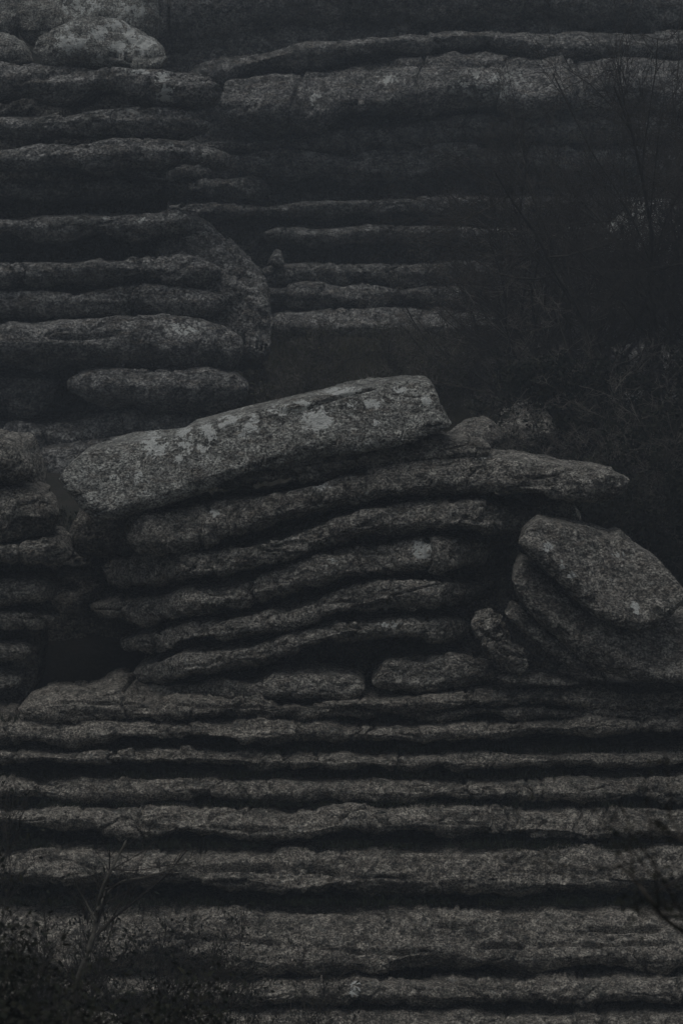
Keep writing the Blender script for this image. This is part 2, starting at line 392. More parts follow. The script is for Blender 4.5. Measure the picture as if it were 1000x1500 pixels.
bed(br, [(235, 214), (330, 205), (470, 192), (580, 181), (680, 166), (750, 160), (850, 161), (EX, 166)], [(235, 226), (330, 216), (400, 212), (600, 205), (700, 194), (850, 192), (EX, 192)], 68.1, lean=.3, ends=(1.2, 0), **kw)
bed(br, [(240, 240), (320, 224), (420, 220), (500, 227), (600, 213), (720, 216), (EX, 215)], [(240, 258), (320, 250), (430, 250), (550, 252), (620, 244), (720, 238), (EX, 236)], 68.2, lean=.25, ends=(1.0, 0), **kw)
bed(br, [(380, 300), (440, 294), (500, 292), (550, 287), (660, 285), (740, 288), (EX, 286)], [(380, 306), (440, 303), (500, 302), (600, 297), (740, 297), (EX, 296)], 67.9, lean=.7, ends=(.8, 0), **kw)
bed(br, [(385, 339), (430, 332), (500, 330), (550, 328), (620, 330), (760, 331), (EX, 330)], [(385, 347), (430, 348), (500, 343), (600, 344), (760, 341), (EX, 341)], 67.6, lean=.8, ends=(.8, 0), lichen=[(545, 336, 16, 6, .45)], **kw)
bed(br, [(380, 389), (450, 385), (550, 386), (700, 386), (EX, 388)], [(380, 404), (450, 405), (550, 404), (700, 402), (EX, 402)], 67.3, lean=.6, ends=(.8, 0), **kw)
bed(br, [(375, 419), (450, 417), (550, 417), (620, 419), (820, 420), (EX, 422)], [(375, 438), (450, 441), (550, 440), (700, 441), (EX, 442)], 67.0, lean=.5, ends=(.8, 0), **kw)
bed(br, [(390, 458), (480, 451), (600, 452), (740, 455), (EX, 462)], [(390, 484), (480, 486), (600, 487), (740, 491), (EX, 486)], 66.2, lean=1.1, q=.8, ends=(1, 0), lichen=[(720, 470, 25, 12, .45)], **kw)
bed(br, [(630, 524), (700, 516), (750, 513), (EX, 516)], [(630, 534), (700, 545), (790, 550), (EX, 548)], 61.5, lean=.9, q=.8, ends=(1, 0), **kw)
bed(br, [(650, 590), (720, 579), (800, 580), (EX, 586)], [(650, 615), (720, 612), (800, 612), (EX, 615)], 57.5, lean=.9, q=.8, ends=(1, 0), **kw)

for a_, b_, c_, d_, Yq in ((236, 392, 264, 284, 68.3), (240, 390, 296, 312, 68.2)):  # overhanging beds added to shade the open slot left of the cliff
    bed(br, [(a_, c_ + 6), (a_ + 40, c_ - 2), (b_ - 30, c_), (b_, c_ + 6)], [(a_, d_ - 4), (a_ + 40, d_), (b_, d_ - 3)], Yq, lean=.2, ends=(.8, .8), **dict(kw, amp=1.4))
# ---------------------------------------------------------------- back left cliff
bl = outcrop("stepped layered cliff at upper left below the round boulders", 170, 680, 58)
kw = dict(mat='far', step=2.6, nf=34, nb=6, depth=2.4, under=15, amp=1.0)
core_kw.update(mat='far')
bed(bl, [(-180, 112), (244, 112)], [(-180, 720), (300, 720)], 59.8, lean=.12, name="core", ends=(0, 1.0), **core_kw)
X0 = -180
bed(bl, [(X0, 92), (50, 92), (130, 97), (180, 101), (230, 101), (290, 109), (326, 121)], [(X0, 122), (50, 130), (110, 131), (170, 124), (200, 136), (228, 151), (280, 143), (326, 126)], 57.6, lean=.75, q=.75, ends=(0, 1.4), lichen=[(240, 128, 12, 22, .9), (200, 103, 22, 4, .8)], **kw)
bed(bl, [(X0, 178), (40, 170), (100, 166), (170, 157), (200, 155), (260, 160), (306, 176)], [(X0, 186), (100, 184), (200, 186), (270, 191), (306, 182)], 57.5, lean=.7, ends=(0, 1.4), **kw)
bed(bl, [(X0, 222), (50, 214), (120, 207), (200, 203), (280, 207), (338, 225)], [(X0, 237), (100, 233), (250, 231), (338, 231)], 57.3, lean=.7, ends=(0, 1.4), lichen=[(245, 215, 8, 8, .6)], **kw)
bed(bl, [(X0, 264), (90, 263), (180, 258), (275, 261)], [(X0, 276), (90, 277), (180, 276), (275, 275)], 58.3, lean=.5, ends=(0, .8), **kw)
bed(bl, [(X0, 323), (50, 318), (150, 313), (200, 311), (250, 308), (282, 315)], [(X0, 336), (100, 336), (200, 334), (282, 330)], 57.4, lean=.6, ends=(0, .8), lichen=[(155, 322, 10, 7, .6), (207, 317, 8, 8, .6)], **kw)
bed(bl, [(X0, 392), (100, 383), (200, 378), (270, 378), (322, 390)], [(X0, 407), (100, 402), (200, 397), (322, 404)], 57.0, lean=.6, ends=(0, .9), **kw)
bed(bl, [(X0, 424), (100, 424), (180, 418), (260, 418), (330, 428)], [(X0, 446), (100, 450), (200, 450), (330, 452)], 57.1, lean=.3, ends=(0, .9), **kw)
bed(bl, [(X0, 478), (70, 474), (160, 462), (250, 460), (300, 468), (356, 487)], [(X0, 522), (100, 526), (180, 531), (280, 536), (356, 526)], 56.4, lean=.5, ends=(0, 1.4), slots=[(60, 493, 178, 488, 3, .25), (176, 500, 300, 512, 2, .12)], lichen=[(270, 480, 25, 12, .5)], **kw)
bed(bl, [(95, 550), (150, 542), (230, 538), (300, 538), (340, 545), (363, 558)], [(95, 574), (180, 582), (280, 592), (363, 580)], 56.2, lean=.6, ends=(.9, 1.2), **kw)
bed(bl, [(X0, 552), (20, 552), (80, 556)], [(X0, 590), (20, 592), (80, 585)], 57.0, lean=.3, ends=(0, 1), **kw)
bed(bl, [(X0, 628), (60, 622), (150, 605), (200, 598), (280, 602), (350, 610)], [(X0, 660), (60, 650), (150, 642), (280, 640), (350, 640)], 56.6, lean=.5, ends=(0, 1), **kw)
bed(bl, [(X0, 668), (40, 662), (110, 648), (170, 640), (230, 648)], [(X0, 720), (60, 720), (130, 720), (230, 720)], 55.8, lean=.3, ends=(0, 1), **kw)
# boulders above and beside it
KB = dict(mat='slab', amp=1.15, ragged=.3, nose=.3, wander=2.5, bulge=.6, step=2.4, nf=40, depth=1.8, q=.58, lean=.32, ends=(.6, .6))
boulder("boulder", "rounded boulder spotted with pale lichen on the top left ledge", [(44, 70), (52, 50), (90, 36), (130, 30), (170, 30), (200, 40), (226, 58), (244, 80)], [(44, 76), (58, 96), (100, 100), (150, 104), (190, 106), (230, 98), (244, 86)], 57.9,
        lichen=[(105, 62, 24, 14, 1), (145, 48, 18, 12, .9), (170, 36, 14, 8, .9), (210, 65, 22, 14, 1), (175, 70, 14, 12, .95), (190, 47, 10, 9, .9), (145, 86, 12, 6, .9), (160, 94, 10, 6, .8), (100, 38, 14, 5, .8)], **KB)
boulder("boulder", "upright block of grey rock behind the lichen spotted boulder, cut by the frame top", [(86, 5), (98, -40), (150, -52), (205, -45), (228, -10), (233, 20)], [(86, 30), (98, 62), (150, 70), (208, 66), (226, 52), (233, 30)], 60.4, lichen=[(120, 10, 30, 14, .7), (190, 15, 25, 14, .7)], **KB)
boulder("boulder", "low grey boulder cut by the left edge beside the lichen spotted one", [(-60, 60), (-20, 48), (0, 49), (20, 57), (44, 82)], [(-60, 95), (-20, 97), (0, 97), (20, 97), (44, 92)], 57.9, **KB)
boulder("boulder", "dark boulder wedged behind at the far top left corner", [(-80, -40), (-20, -50), (12, -40), (23, 0)], [(-80, 70), (-20, 75), (12, 70), (23, 30)], 61.0, **KB)
boulder("boulder", "shadowed narrow block between the two corner blocks at the top left", [(20, 0), (35, -30), (75, -35), (96, 0)], [(20, 50), (35, 66), (75, 68), (96, 50)], 61.4, **KB)
boulder("boulder", "long sloping rock leaning down from the left cliff's broken end", [(225, 330), (250, 318), (272, 312), (300, 326), (325, 350), (345, 370), (372, 394), (386, 418), (398, 470)], [(225, 540), (272, 545), (345, 545), (386, 542), (398, 530)], 57.55, mat='far', step=2.2, nf=60, depth=1.8, q=.5, bulge=.3, nose=.2, lean=.3, ends=(.3, .35), amp=1.1, smooth_px=5, facet=.12)
boulder("boulder", "small pointed stone standing on a ledge right of the leaning rock", [(393, 382), (400, 373), (405, 367), (411, 375), (416, 382)], [(393, 387), (400, 388), (405, 388), (411, 388), (416, 387)], 66.9, mat='far', step=1.0, nf=30, depth=.3, q=.9, lean=.2, ends=(.15, .15), smooth_px=3)
boulder("boulder", "pale rock face showing through the branches of the bare tree", [(890, 348), (902, 326), (925, 310), (945, 296), (980, 288), (1010, 296), (1040, 340)], [(890, 356), (902, 366), (930, 372), (960, 380), (990, 392), (1040, 370)], 64.5, mat='slab', step=2.4, nf=40, depth=2.6, q=.7, lean=.6, lichen=[(910, 345, 35, 35, 1), (960, 335, 60, 40, .9)])
boulder("boulder", "pale wedge of rock behind the tilted slab's right end", [(640, 645), (665, 628), (690, 615), (715, 610), (738, 618)], [(640, 665), (665, 668), (690, 668), (715, 668), (738, 660)], 48.0, mat='mid', nf=40, q=.8, lean=.8)
boulder("boulder", "broken boulder under twigs right of the pale wedge", [(722, 625), (745, 600), (770, 592), (800, 596), (824, 618)], [(722, 650), (745, 668), (770, 672), (800, 668), (824, 648)], 49.0, mat='mid', nf=40, q=.75, lean=.7)

# ---------------------------------------------------------------- lower terrace
lt = outcrop("broad stepped terrace of flat weathered beds across the bottom", 500, 1560, 36.5)
kw = dict(mat='low', step=2.0, nf=42, nb=7, depth=1.6, q=.68, under=9, nose=.30, roll=1.7, bulge=.7, amp=1.2, wander=4)
XA, XB = -160, 1160
bed(lt, [(XA, 1036), (XB, 1036)], [(XA, 1640), (XB, 1640)], 36.15, lean=.92, name="core", mat='low', step=5, nf=60, nb=4, depth=3.5, amp=1.2, q=.35, bulge=.1, boxy=True, crack=3)
bed(lt, [(XA, 1478), (200, 1482), (400, 1480), (560, 1476), (800, 1482), (XB, 1480)], [(XA, 1540), (300, 1545), (700, 1540), (XB, 1540)], 35.7, lean=.8, **kw)
bed(lt, [(XA, 1562), (XB, 1560)], [(XA, 1640), (XB, 1640)], 35.2, lean=.8, **dict(kw, step=4))
bed(lt, [(XA, 1440), (300, 1442), (500, 1440), (600, 1438), (700, 1442), (800, 1440), (900, 1432), (XB, 1432)], [(XA, 1464), (300, 1466), (500, 1466), (600, 1463), (700, 1468), (800, 1466), (900, 1462), (XB, 1462)], 36.2, lean=.9, lichen=[(520, 1450, 8, 10, .8)], **kw)
bed(lt, [(XA, 1330), (190, 1332), (310, 1328), (400, 1330), (500, 1330), (650, 1326), (800, 1325), (900, 1330), (XB, 1325)], [(XA, 1418), (200, 1420), (400, 1425), (500, 1426), (650, 1420), (800, 1416), (XB, 1416)], 36.5, lean=.85, slots=[(855, 1357, 970, 1360, 5, .28), (640, 1357, 700, 1356, 3, .14), (700, 1384, 770, 1388, 4, .18), (500, 1390, 640, 1394, 4, .14), (780, 1384, 1000, 1380, 3, .12), (250, 1372, 430, 1380, 4, .16)], **dict(kw, nf=72, q=.75, under=12))
bed(lt, [(XA, 1245), (100, 1246), (200, 1248), (300, 1250), (420, 1246), (500, 1245), (600, 1240), (750, 1240), (900, 1235), (XB, 1232)], [(XA, 1290), (100, 1290), (200, 1290), (300, 1298), (400, 1303), (500, 1302), (620, 1310), (750, 1302), (850, 1305), (XB, 1300)], 37.25, lean=.95, slots=[(285, 1271, 412, 1268, 7, .28), (428, 1271, 500, 1272, 6, .24), (500, 1284, 650, 1287, 3, .12), (740, 1275, 900, 1280, 3, .1)], **dict(kw, nf=60))
bed(lt, [(XA, 1184), (150, 1185), (300, 1182), (420, 1187), (500, 1180), (600, 1178), (750, 1182), (900, 1180), (XB, 1180)], [(XA, 1200), (0, 1202), (130, 1210), (200, 1220), (320, 1222), (390, 1232), (500, 1216), (600, 1214), (700, 1216), (780, 1223), (900, 1226), (XB, 1222)], 37.8, lean=1.0, slots=[(180, 1212, 420, 1217, 4, .15), (600, 1207, 720, 1206, 3, .1)], **kw)
bed(lt, [(XA, 1146), (50, 1142), (130, 1140), (250, 1138), (370, 1140), (500, 1145), (700, 1148), (850, 1142), (XB, 1138)], [(XA, 1165), (100, 1168), (200, 1170), (300, 1164), (400, 1172), (450, 1165), (500, 1165), (700, 1168), (850, 1168), (XB, 1162)], 38.15, lean=1.0, **kw)
bed(lt, [(XA, 1105), (100, 1103), (250, 1099), (400, 1102), (500, 1105), (600, 1108), (700, 1106), (800, 1106), (XB, 1100)], [(XA, 1113), (100, 1113), (250, 1113), (400, 1122), (500, 1124), (600, 1122), (700, 1122), (800, 1117), (XB, 1115)], 38.4, lean=1.0, **kw)
bed(lt, [(XA, 1061), (0, 1060), (150, 1057), (250, 1058), (370, 1056), (500, 1062), (600, 1065), (700, 1062), (800, 1055), (900, 1052), (XB, 1052)], [(XA, 1084), (100, 1085), (200, 1081), (300, 1077), (350, 1081), (500, 1079), (600, 1080), (700, 1078), (800, 1072), (XB, 1070)], 38.55, lean=.9, **dict(kw, depth=2.5))
bed(lt, [(26, 1038), (60, 1029), (130, 1022), (150, 1012), (168, 1010), (190, 1023), (215, 1030), (300, 1029), (380, 1021), (405, 1031), (440, 1036)], [(26, 1046), (60, 1050), (130, 1048), (215, 1050), (300, 1049), (380, 1046), (440, 1044)], 38.75, lean=.6, ends=(.3, .4), slots=[(60, 1030, 400, 1036, 3, .12), (90, 1020, 180, 1016, 2, .08)], **dict(kw, depth=2.2, amp=1.7))
bed(lt, [(380, 1040), (480, 1034), (600, 1036), (700, 1036), (800, 1040), (XB, 1042)], [(380, 1046), (480, 1047), (600, 1046), (800, 1048), (XB, 1048)], 38.8, lean=.7, ends=(.5, 0), **dict(kw, depth=3))
bed(lt, [(470, 1031), (600, 1022), (700, 1015), (800, 1005), (860, 1003), (930, 1010), (XB, 1016)], [(470, 1035), (600, 1032), (700, 1030), (800, 1031), (900, 1034), (XB, 1036)], 38.7, lean=1.1, ends=(.6, 0), **dict(kw, depth=3))

# ---------------------------------------------------------------- central tilted outcrop
DY[0] = -1.0
ct = outcrop("central outcrop of gently arched tilted beds under the big lichened slab", 430, 1025, 41)
kw = dict(mat='mid', step=2.0, nf=46, nb=7, depth=1.7, q=.66, bulge=.7, under=8, nose=.27, roll=1.9, amp=1.1, wander=3)
bed(ct, [(205, 830), (270, 790), (400, 740), (560, 700), (860, 715)], [(205, 1030), (860, 1030)], [(200, 42.2), (300, 41.4), (860, 41.4)], lean=.08, name="core", ends=(1.0, 1.0), mat='mid', step=5, nf=60, nb=4, depth=3, amp=1.2, q=.35, bulge=.1, boxy=True, crack=3)
bed(ct, [(283, 696), (300, 690), (320, 682), (410, 674), (425, 667), (495, 655), (515, 652), (522, 648), (590, 644), (665, 645), (722, 653)], [(283, 704), (330, 708), (370, 707), (415, 697), (450, 696), (500, 690), (522, 686), (590, 678), (640, 672), (722, 668)], 40.3, lean=.3, ends=(.4, .6), **kw)
bed(ct, [(183, 786), (190, 766), (203, 755), (240, 755), (280, 742), (340, 731), (415, 720), (500, 696), (565, 682), (640, 667), (700, 665), (760, 670), (820, 678), (880, 690), (932, 705)], [(183, 797), (190, 810), (220, 806), (280, 796), (320, 783), (380, 770), (435, 755), (500, 733), (550, 722), (600, 718), (660, 722), (720, 718), (800, 720), (840, 726), (900, 722), (932, 712)], 40.12, lean=.35, ends=(.6, 1.4), lichen=[(312, 750, 8, 8, .8), (705, 668, 10, 4, .8), (470, 712, 16, 6, .7)], **kw)
bed(ct, [(148, 830), (210, 818), (270, 811), (320, 810), (415, 790), (500, 760), (540, 747), (590, 738), (650, 734), (725, 737), (790, 747)], [(148, 850), (210, 857), (265, 846), (330, 840), (370, 826), (435, 815), (500, 790), (550, 776), (625, 773), (700, 776), (790, 772)], [(140, 41.9), (215, 41.0), (270, 40.2), (700, 40.08), (800, 40.8)], lean=.3, ends=(.8, 1.0), **kw)
bed(ct, [(128, 884), (200, 875), (250, 872), (280, 858), (350, 851), (415, 830), (500, 809), (550, 795), (610, 787), (665, 787), (725, 797)], [(128, 896), (200, 905), (260, 896), (350, 887), (415, 866), (500, 844), (575, 838), (650, 836), (725, 825)], [(130, 41.9), (215, 41.0), (270, 40.15), (660, 40.02), (730, 40.7)], lean=.3, ends=(.8, 1.0), lichen=[(618, 806, 12, 18, .95), (485, 825, 8, 6, .8)], **kw)
bed(ct, [(172, 940), (245, 922), (270, 912), (350, 905), (415, 890), (500, 866), (530, 855), (600, 847), (675, 852), (710, 862)], [(172, 952), (245, 944), (300, 933), (350, 926), (415, 912), (500, 893), (560, 890), (650, 886), (710, 880)], [(170, 41.6), (225, 40.9), (280, 40.1), (650, 39.97), (710, 40.6)], lean=.35, ends=(.8, .9), **kw)
bed(ct, [(193, 984), (225, 972), (265, 962), (310, 957), (375, 950), (435, 927), (500, 912), (575, 910), (600, 906), (650, 910), (690, 917)], [(193, 998), (230, 995), (300, 985), (375, 972), (435, 948), (500, 930), (560, 927), (600, 932), (690, 936)], [(190, 41.3), (280, 40.05), (640, 39.92), (690, 40.5)], lean=.4, ends=(.6, .8), lichen=[(560, 915, 25, 6, .5)], **kw)
bed(ct, [(200, 1004), (280, 998), (370, 1000), (400, 985), (460, 983), (535, 990)], [(200, 1022), (300, 1021), (400, 1019), (460, 1019), (535, 1020)], [(200, 41.0), (380, 39.95), (540, 39.9)], lean=.3, ends=(.4, .25), **kw)
bed(ct, [(544, 995), (570, 969), (610, 962), (660, 958), (700, 962)], [(544, 1008), (570, 1012), (610, 1010), (660, 1008), (700, 1006)], 39.95, lean=.3, ends=(.3, .3), **kw)
boulder("rock_chunk", "squat rock chunk wedged at the base between outcrop and broken blade", [(648, 994), (655, 982), (672, 973), (705, 970), (735, 976)], [(648, 1000), (660, 1004), (700, 1006), (735, 1004)], 40.05, lean=.4, ends=(.25, .3), depth=.6, nf=40)
boulder("tilted_slab", "huge tilted slab with white lichen patches lying across the central outcrop",
        [(83, 700), (90, 682), (118, 661), (145, 652), (180, 643), (258, 637), (276, 624), (350, 605), (420, 589), (500, 570), (540, 562), (600, 557), (630, 558), (641, 571), (640, 585), (650, 600), (662, 618)],
        [(83, 706), (104, 726), (124, 754), (142, 763), (170, 758), (200, 747), (270, 726), (300, 712), (330, 695), (410, 686), (500, 664), (560, 650), (600, 640), (640, 628), (662, 622)],
        40.1, mat='slab', lean=.60, q=.62, bulge=.35, nose=.16, roll=.8, under=6, depth=1.9, nf=80, step=1.9, ends=(.5, .25), amp=.6, ragged=.3, smooth_px=8, slots=[(405, 606, 560, 566, 3.5, .16), (535, 564, 600, 561, 2.5, .1)],
        lichen=[(465, 613, 21, 17, 1.1), (225, 652, 18, 20, .85), (270, 640, 12, 24, .9), (305, 632, 14, 14, .8), (340, 619, 22, 9, .9), (368, 622, 10, 14, .9), (415, 600, 20, 7, .9), (445, 590, 12, 5, 1), (500, 572, 26, 5, 1), (300, 660, 10, 20, .7), (262, 672, 10, 7, .8), (548, 590, 12, 8, .8), (590, 570, 12, 6, .9), (625, 588, 9, 8, .8), (550, 620, 6, 5, .8), (515, 590, 10, 10, .7), (358, 640, 8, 5, .9), (165, 700, 7, 6, .7), (200, 700, 14, 10, .5)])

# ---------------------------------------------------------------- fallen slabs on the right
SB = dict(mat='mid', step=1.7, nf=70, amp=.6, ragged=.2, smooth_px=5)
boulder("fallen_slab", "uppermost of the fallen slabs at right, thick and lying tilted on top", [(760, 795), (769, 774), (795, 757), (825, 760), (865, 767), (905, 782), (920, 777), (940, 795), (970, 815), (996, 842), (1006, 866)], [(760, 800), (772, 815), (800, 840), (830, 865), (865, 895), (900, 912), (940, 926), (970, 917), (996, 900), (1006, 876)], 39.2, facet=.05, lean=.7, q=.5, bulge=.35, nose=.22, roll=.8, depth=.9, ends=(.3, .3),
        lichen=[(825, 830, 6, 4, .9), (840, 843, 8, 5, .9), (930, 885, 10, 5, .9), (800, 800, 9, 6, .6), (905, 815, 9, 7, .6)], **SB)
boulder("fallen_slab", "middle fallen slab at right, curved under the uppermost one", [(751, 848), (757, 829), (770, 818), (800, 838), (860, 885), (940, 915), (1018, 900), (1090, 915)], [(751, 856), (760, 882), (785, 912), (820, 947), (860, 977), (900, 995), (950, 1004), (985, 1003), (1030, 1004), (1090, 990)], 39.22, lean=.55, q=.7, bulge=.5, nose=.35, depth=1.0, ends=(.3, .5), **SB)
boulder("fallen_slab", "thin lowest fallen slab at right, mostly beneath the middle one", [(740, 896), (752, 884), (770, 893), (800, 918), (840, 950), (890, 985)], [(740, 902), (755, 918), (790, 948), (830, 978), (870, 1000), (890, 1004)], 39.6, lean=.4, q=.7, depth=.8, ends=(.3, .4), **SB)
boulder("rock_chunk", "ragged broken blade of rock leaning left of the fallen slabs", [(690, 914), (699, 903), (720, 899), (745, 918), (760, 942), (774, 970)], [(690, 920), (697, 933), (710, 956), (735, 978), (755, 990), (774, 984)], 39.5, mat='mid', step=1.3, nf=70, amp=1.9, lean=.55, q=.55, bulge=.5, nose=.3, depth=.45, ends=(.15, .2), smooth_px=4, slots=[(700, 925, 760, 950, 3, .08), (705, 940, 770, 968, 3, .1)])
boulder("rock_chunk", "low dark stone at the foot of the fallen slabs", [(728, 994), (750, 986), (790, 990), (850, 1000)], [(728, 1000), (760, 1006), (800, 1008), (850, 1008)], 39.6, mat='mid', nf=30, lean=.5, depth=.6, ends=(.3, .3), amp=.6)

# ---------------------------------------------------------------- small left outcrop
sl_ = outcrop("narrow stack of rounded beds at the left edge beside the dark cleft", 20, 1010, 41.5)
kw = dict(mat='mid', step=2.0, nf=44, nb=7, depth=1.8, q=.7, under=8, amp=.95)
bed(sl_, [(-170, 640), (60, 640)], [(-170, 1040), (70, 1040)], 41.9, lean=.1, name="core", ends=(0, .7), mat='mid', step=5, nf=50, nb=4, depth=2.5, amp=1.2, q=.35, bulge=.1, boxy=True)
bed(sl_, [(-170, 640), (-20, 642), (8, 646), (26, 658), (42, 688)], [(-170, 705), (0, 706), (30, 702), (42, 694)], 41.0, lean=.45, ends=(0, .6), **kw)
bed(sl_, [(-170, 712), (0, 711), (40, 715), (66, 730), (80, 752)], [(-170, 782), (0, 785), (50, 784), (72, 778), (80, 766)], 41.0, lean=.35, ends=(0, .8), **kw)
bed(sl_, [(-170, 800), (-10, 800), (26, 798)], [(-170, 822), (0, 821), (26, 820)], 40.9, lean=.4, ends=(0, .06), **kw)
bed(sl_, [(25, 796), (34, 790), (76, 788), (90, 800), (101, 814)], [(25, 818), (60, 824), (90, 824), (101, 819)], 40.9, lean=.4, ends=(.08, .4), **kw)
bed(sl_, [(-170, 846), (0, 845), (50, 844), (80, 852)], [(-170, 882), (0, 884), (50, 886), (80, 876)], 41.2, lean=.3, ends=(0, .6), **kw)
bed(sl_, [(-170, 900), (0, 898), (50, 896), (84, 903)], [(-170, 914), (0, 914), (50, 914), (84, 910)], 41.2, lean=.4, ends=(0, .6), **kw)
bed(sl_, [(-170, 944), (0, 942), (30, 946), (52, 950)], [(-170, 958), (0, 958), (52, 958)], 41.3, lean=.4, ends=(0, .5), **kw)
bed(sl_, [(-170, 985), (0, 985), (30, 990)], [(-170, 1008), (0, 1008), (30, 1005)], 41.3, lean=.3, ends=(0, .5), **kw)

boulder("rock_chunk", "dim rock bridging the cleft at left as an added roof that keeps it dark", [(96, 785), (105, 752), (118, 735), (150, 724), (200, 728), (235, 745)], [(96, 805), (105, 818), (118, 822), (160, 830), (235, 825)], 42.2, lean=.1, q=.6, depth=3.2, nf=60, ends=(.3, .3))  # dim rock run far back as an added roof, shading the cleft
bed(sl_, [(-20, 795), (260, 795)], [(-20, 1060), (260, 1060)], 44.2, lean=.05, name="added_cleft_wall", mat='mid', step=4, nf=60, nb=4, depth=1.2, amp=1.5, q=.35, bulge=.1, boxy=True)  # back wall added behind the roof so the cleft stays dark
DY[0] = 0.0
# ---------------------------------------------------------------- vegetation
def unit(v): return v / (np.linalg.norm(v, axis=-1, keepdims=True) + 1e-9)
def tubes(P, rad, sides=3):
    """P (N,K,3) polylines, rad (N,K)"""
    N, K, _ = P.shape
    t = unit(np.gradient(P, axis=1)); ref = np.where(np.abs(t[..., 2:3]) > .9, np.array([1., 0, 0]), np.array([0, 0, 1.]))
    u = unit(np.cross(t, ref)); v = np.cross(t, u)
    a = np.arange(sides) * 2 * np.pi / sides
    V = P[:, :, None] + rad[:, :, None, None] * (np.cos(a)[None, None, :, None] * u[:, :, None] + np.sin(a)[None, None, :, None] * v[:, :, None])
    base = (np.arange(N)[:, None, None] * K + np.arange(K - 1)[None, :, None]) * sides
    j = np.arange(sides)[None, None]; j2 = (j + 1) % sides
    F = np.stack([base + j, base + j2, base + sides + j2, base + sides + j], -1).reshape(-1, 4)
    return V.reshape(-1, 3), F
def sprout(P, rad, k, ratio, rng, up=.25, spread=.9, K=5, tmin=.25, rr=.55, wob=.12, rmin=.003):
    """k children on each polyline"""
    N, Kp, _ = P.shape
    idx = np.repeat(np.arange(N), k); M_ = len(idx); t = rng.uniform(tmin, 1, M_) * (Kp - 1)
    i = np.minimum(t.astype(int), Kp - 2); f = (t - i)[:, None]
    st = P[idx, i] * (1 - f) + P[idx, i + 1] * f
    tan = unit(P[idx, i + 1] - P[idx, i]); L = np.linalg.norm(np.diff(P, axis=1), axis=-1).sum(1)[idx]
    d = unit(tan + spread * rng.normal(0, 1, (M_, 3)) * .75 + np.array([0, 0, up]))
    ln = L * ratio * rng.uniform(.5, 1.15, M_) * (1.15 - .55 * t / (Kp - 1))
    Q = np.zeros((M_, K, 3)); Q[:, 0] = st
    for s in range(1, K):
        d = unit(d + wob * rng.normal(0, 1, (M_, 3)) + np.array([0, 0, up * .12]))
        Q[:, s] = Q[:, s - 1] + d * (ln / (K - 1))[:, None]
    r0 = np.maximum((rad[idx, i] * (1 - f[:, 0]) + rad[idx, i + 1] * f[:, 0]) * rr, rmin)
    return Q, np.maximum(r0[:, None] * np.linspace(1, .45, K)[None], rmin * .7)
def stems(n, h, r, rng, lean=.35, K=9, wob=.2):
    Q = np.zeros((n, K, 3)); d = unit(np.concatenate([rng.normal(0, lean, (n, 2)), np.ones((n, 1))], 1)); ln = h * rng.uniform(.75, 1.05, n)
    Q[:, 0, :2] = rng.normal(0, .06, (n, 2)); Q[:, 0, 2] = -.15
    for s in range(1, K):
        d = unit(d + wob * rng.normal(0, 1, (n, 3)) + np.array([0, 0, .04])); Q[:, s] = Q[:, s - 1] + d * (ln / (K - 1))[:, None]
    return Q, r * rng.uniform(.7, 1.1, n)[:, None] * np.linspace(1, .3, K)[None]
def leaf_quads(P, rng, n, size, jit=.08, tmin=0):
    N, K, _ = P.shape; idx = rng.integers(0, N, n); t = rng.uniform(tmin, K - 1.001, n); i = t.astype(int); f = (t - i)[:, None]
    c = P[idx, i] * (1 - f) + P[idx, i + 1] * f + rng.normal(0, jit, (n, 3))
    u = unit(rng.normal(0, 1, (n, 3))); v = unit(np.cross(u, rng.normal(0, 1, (n, 3)))); s = size * rng.uniform(.6, 1.3, n)[:, None]
    V = np.stack([c - u * s, c + v * s * .45, c + u * s, c - v * s * .45], 1).reshape(-1, 3)
    return V, np.arange(4 * n).reshape(-1, 4)
def shrub_meshes(name, seed, h, n_stems, k1, k2, k3, r=.035, twig='twig', up=.25, spread=.9, lean=.35, leaves=0, leaf=.03, bark='bark', leafmat='leaf', rmin=.0035):
    rng = np.random.default_rng(seed)
    A, ra = stems(n_stems, h, r, rng, lean); B, rb = sprout(A, ra, k1, .50, rng, up, spread, 6, rmin=rmin * 1.6)
    C, rc = sprout(B, rb, k2, .52, rng, up, spread, 5, .15, rmin=rmin); D, rd = sprout(C, rc, k3, .55, rng, up * .7, spread, 4, .1, rmin=rmin)
    out = []
    out.append(("stem", np_mesh(name + "_stem", *tubes(A, ra, 6), M[bark])))
    out.append(("branches", np_mesh(name + "_branches", *tubes(B, rb, 4), M[bark])))
    v1, f1 = tubes(C, rc, 3); v2, f2 = tubes(D, rd, 3)
    out.append(("twigs", np_mesh(name + "_twigs", np.concatenate([v1, v2]), np.concatenate([f1, f2 + len(v1)]), M[twig])))
    if leaves:
        out.append(("foliage", np_mesh(name + "_foliage", *leaf_quads(D, rng, leaves, leaf), M[leafmat], False)))
    NTRI[0] += sum(2 * len(m.polygons) for _, m in out)
    return out
def plant(name, meshes, label, cat, x, y, z=None, rz=0, s=1.0, group=None, tilt=0):
    if z is None: z = float(ground_z(np.array([x]), np.array([y]))[0])
    t = thing(name, label, cat, (x, y, z), group); t.rotation_euler = (tilt, 0, rz); t.scale = (s, s, s) if np.isscalar(s) else s
    for n, me in meshes:
        o = link(bpy.data.objects.new(n, me), t)
        if n in ("twigs", "foliage"): o["kind"] = "stuff"
    return t
def pxy(px, Y): return float(xat(px, Y)), float(Y)

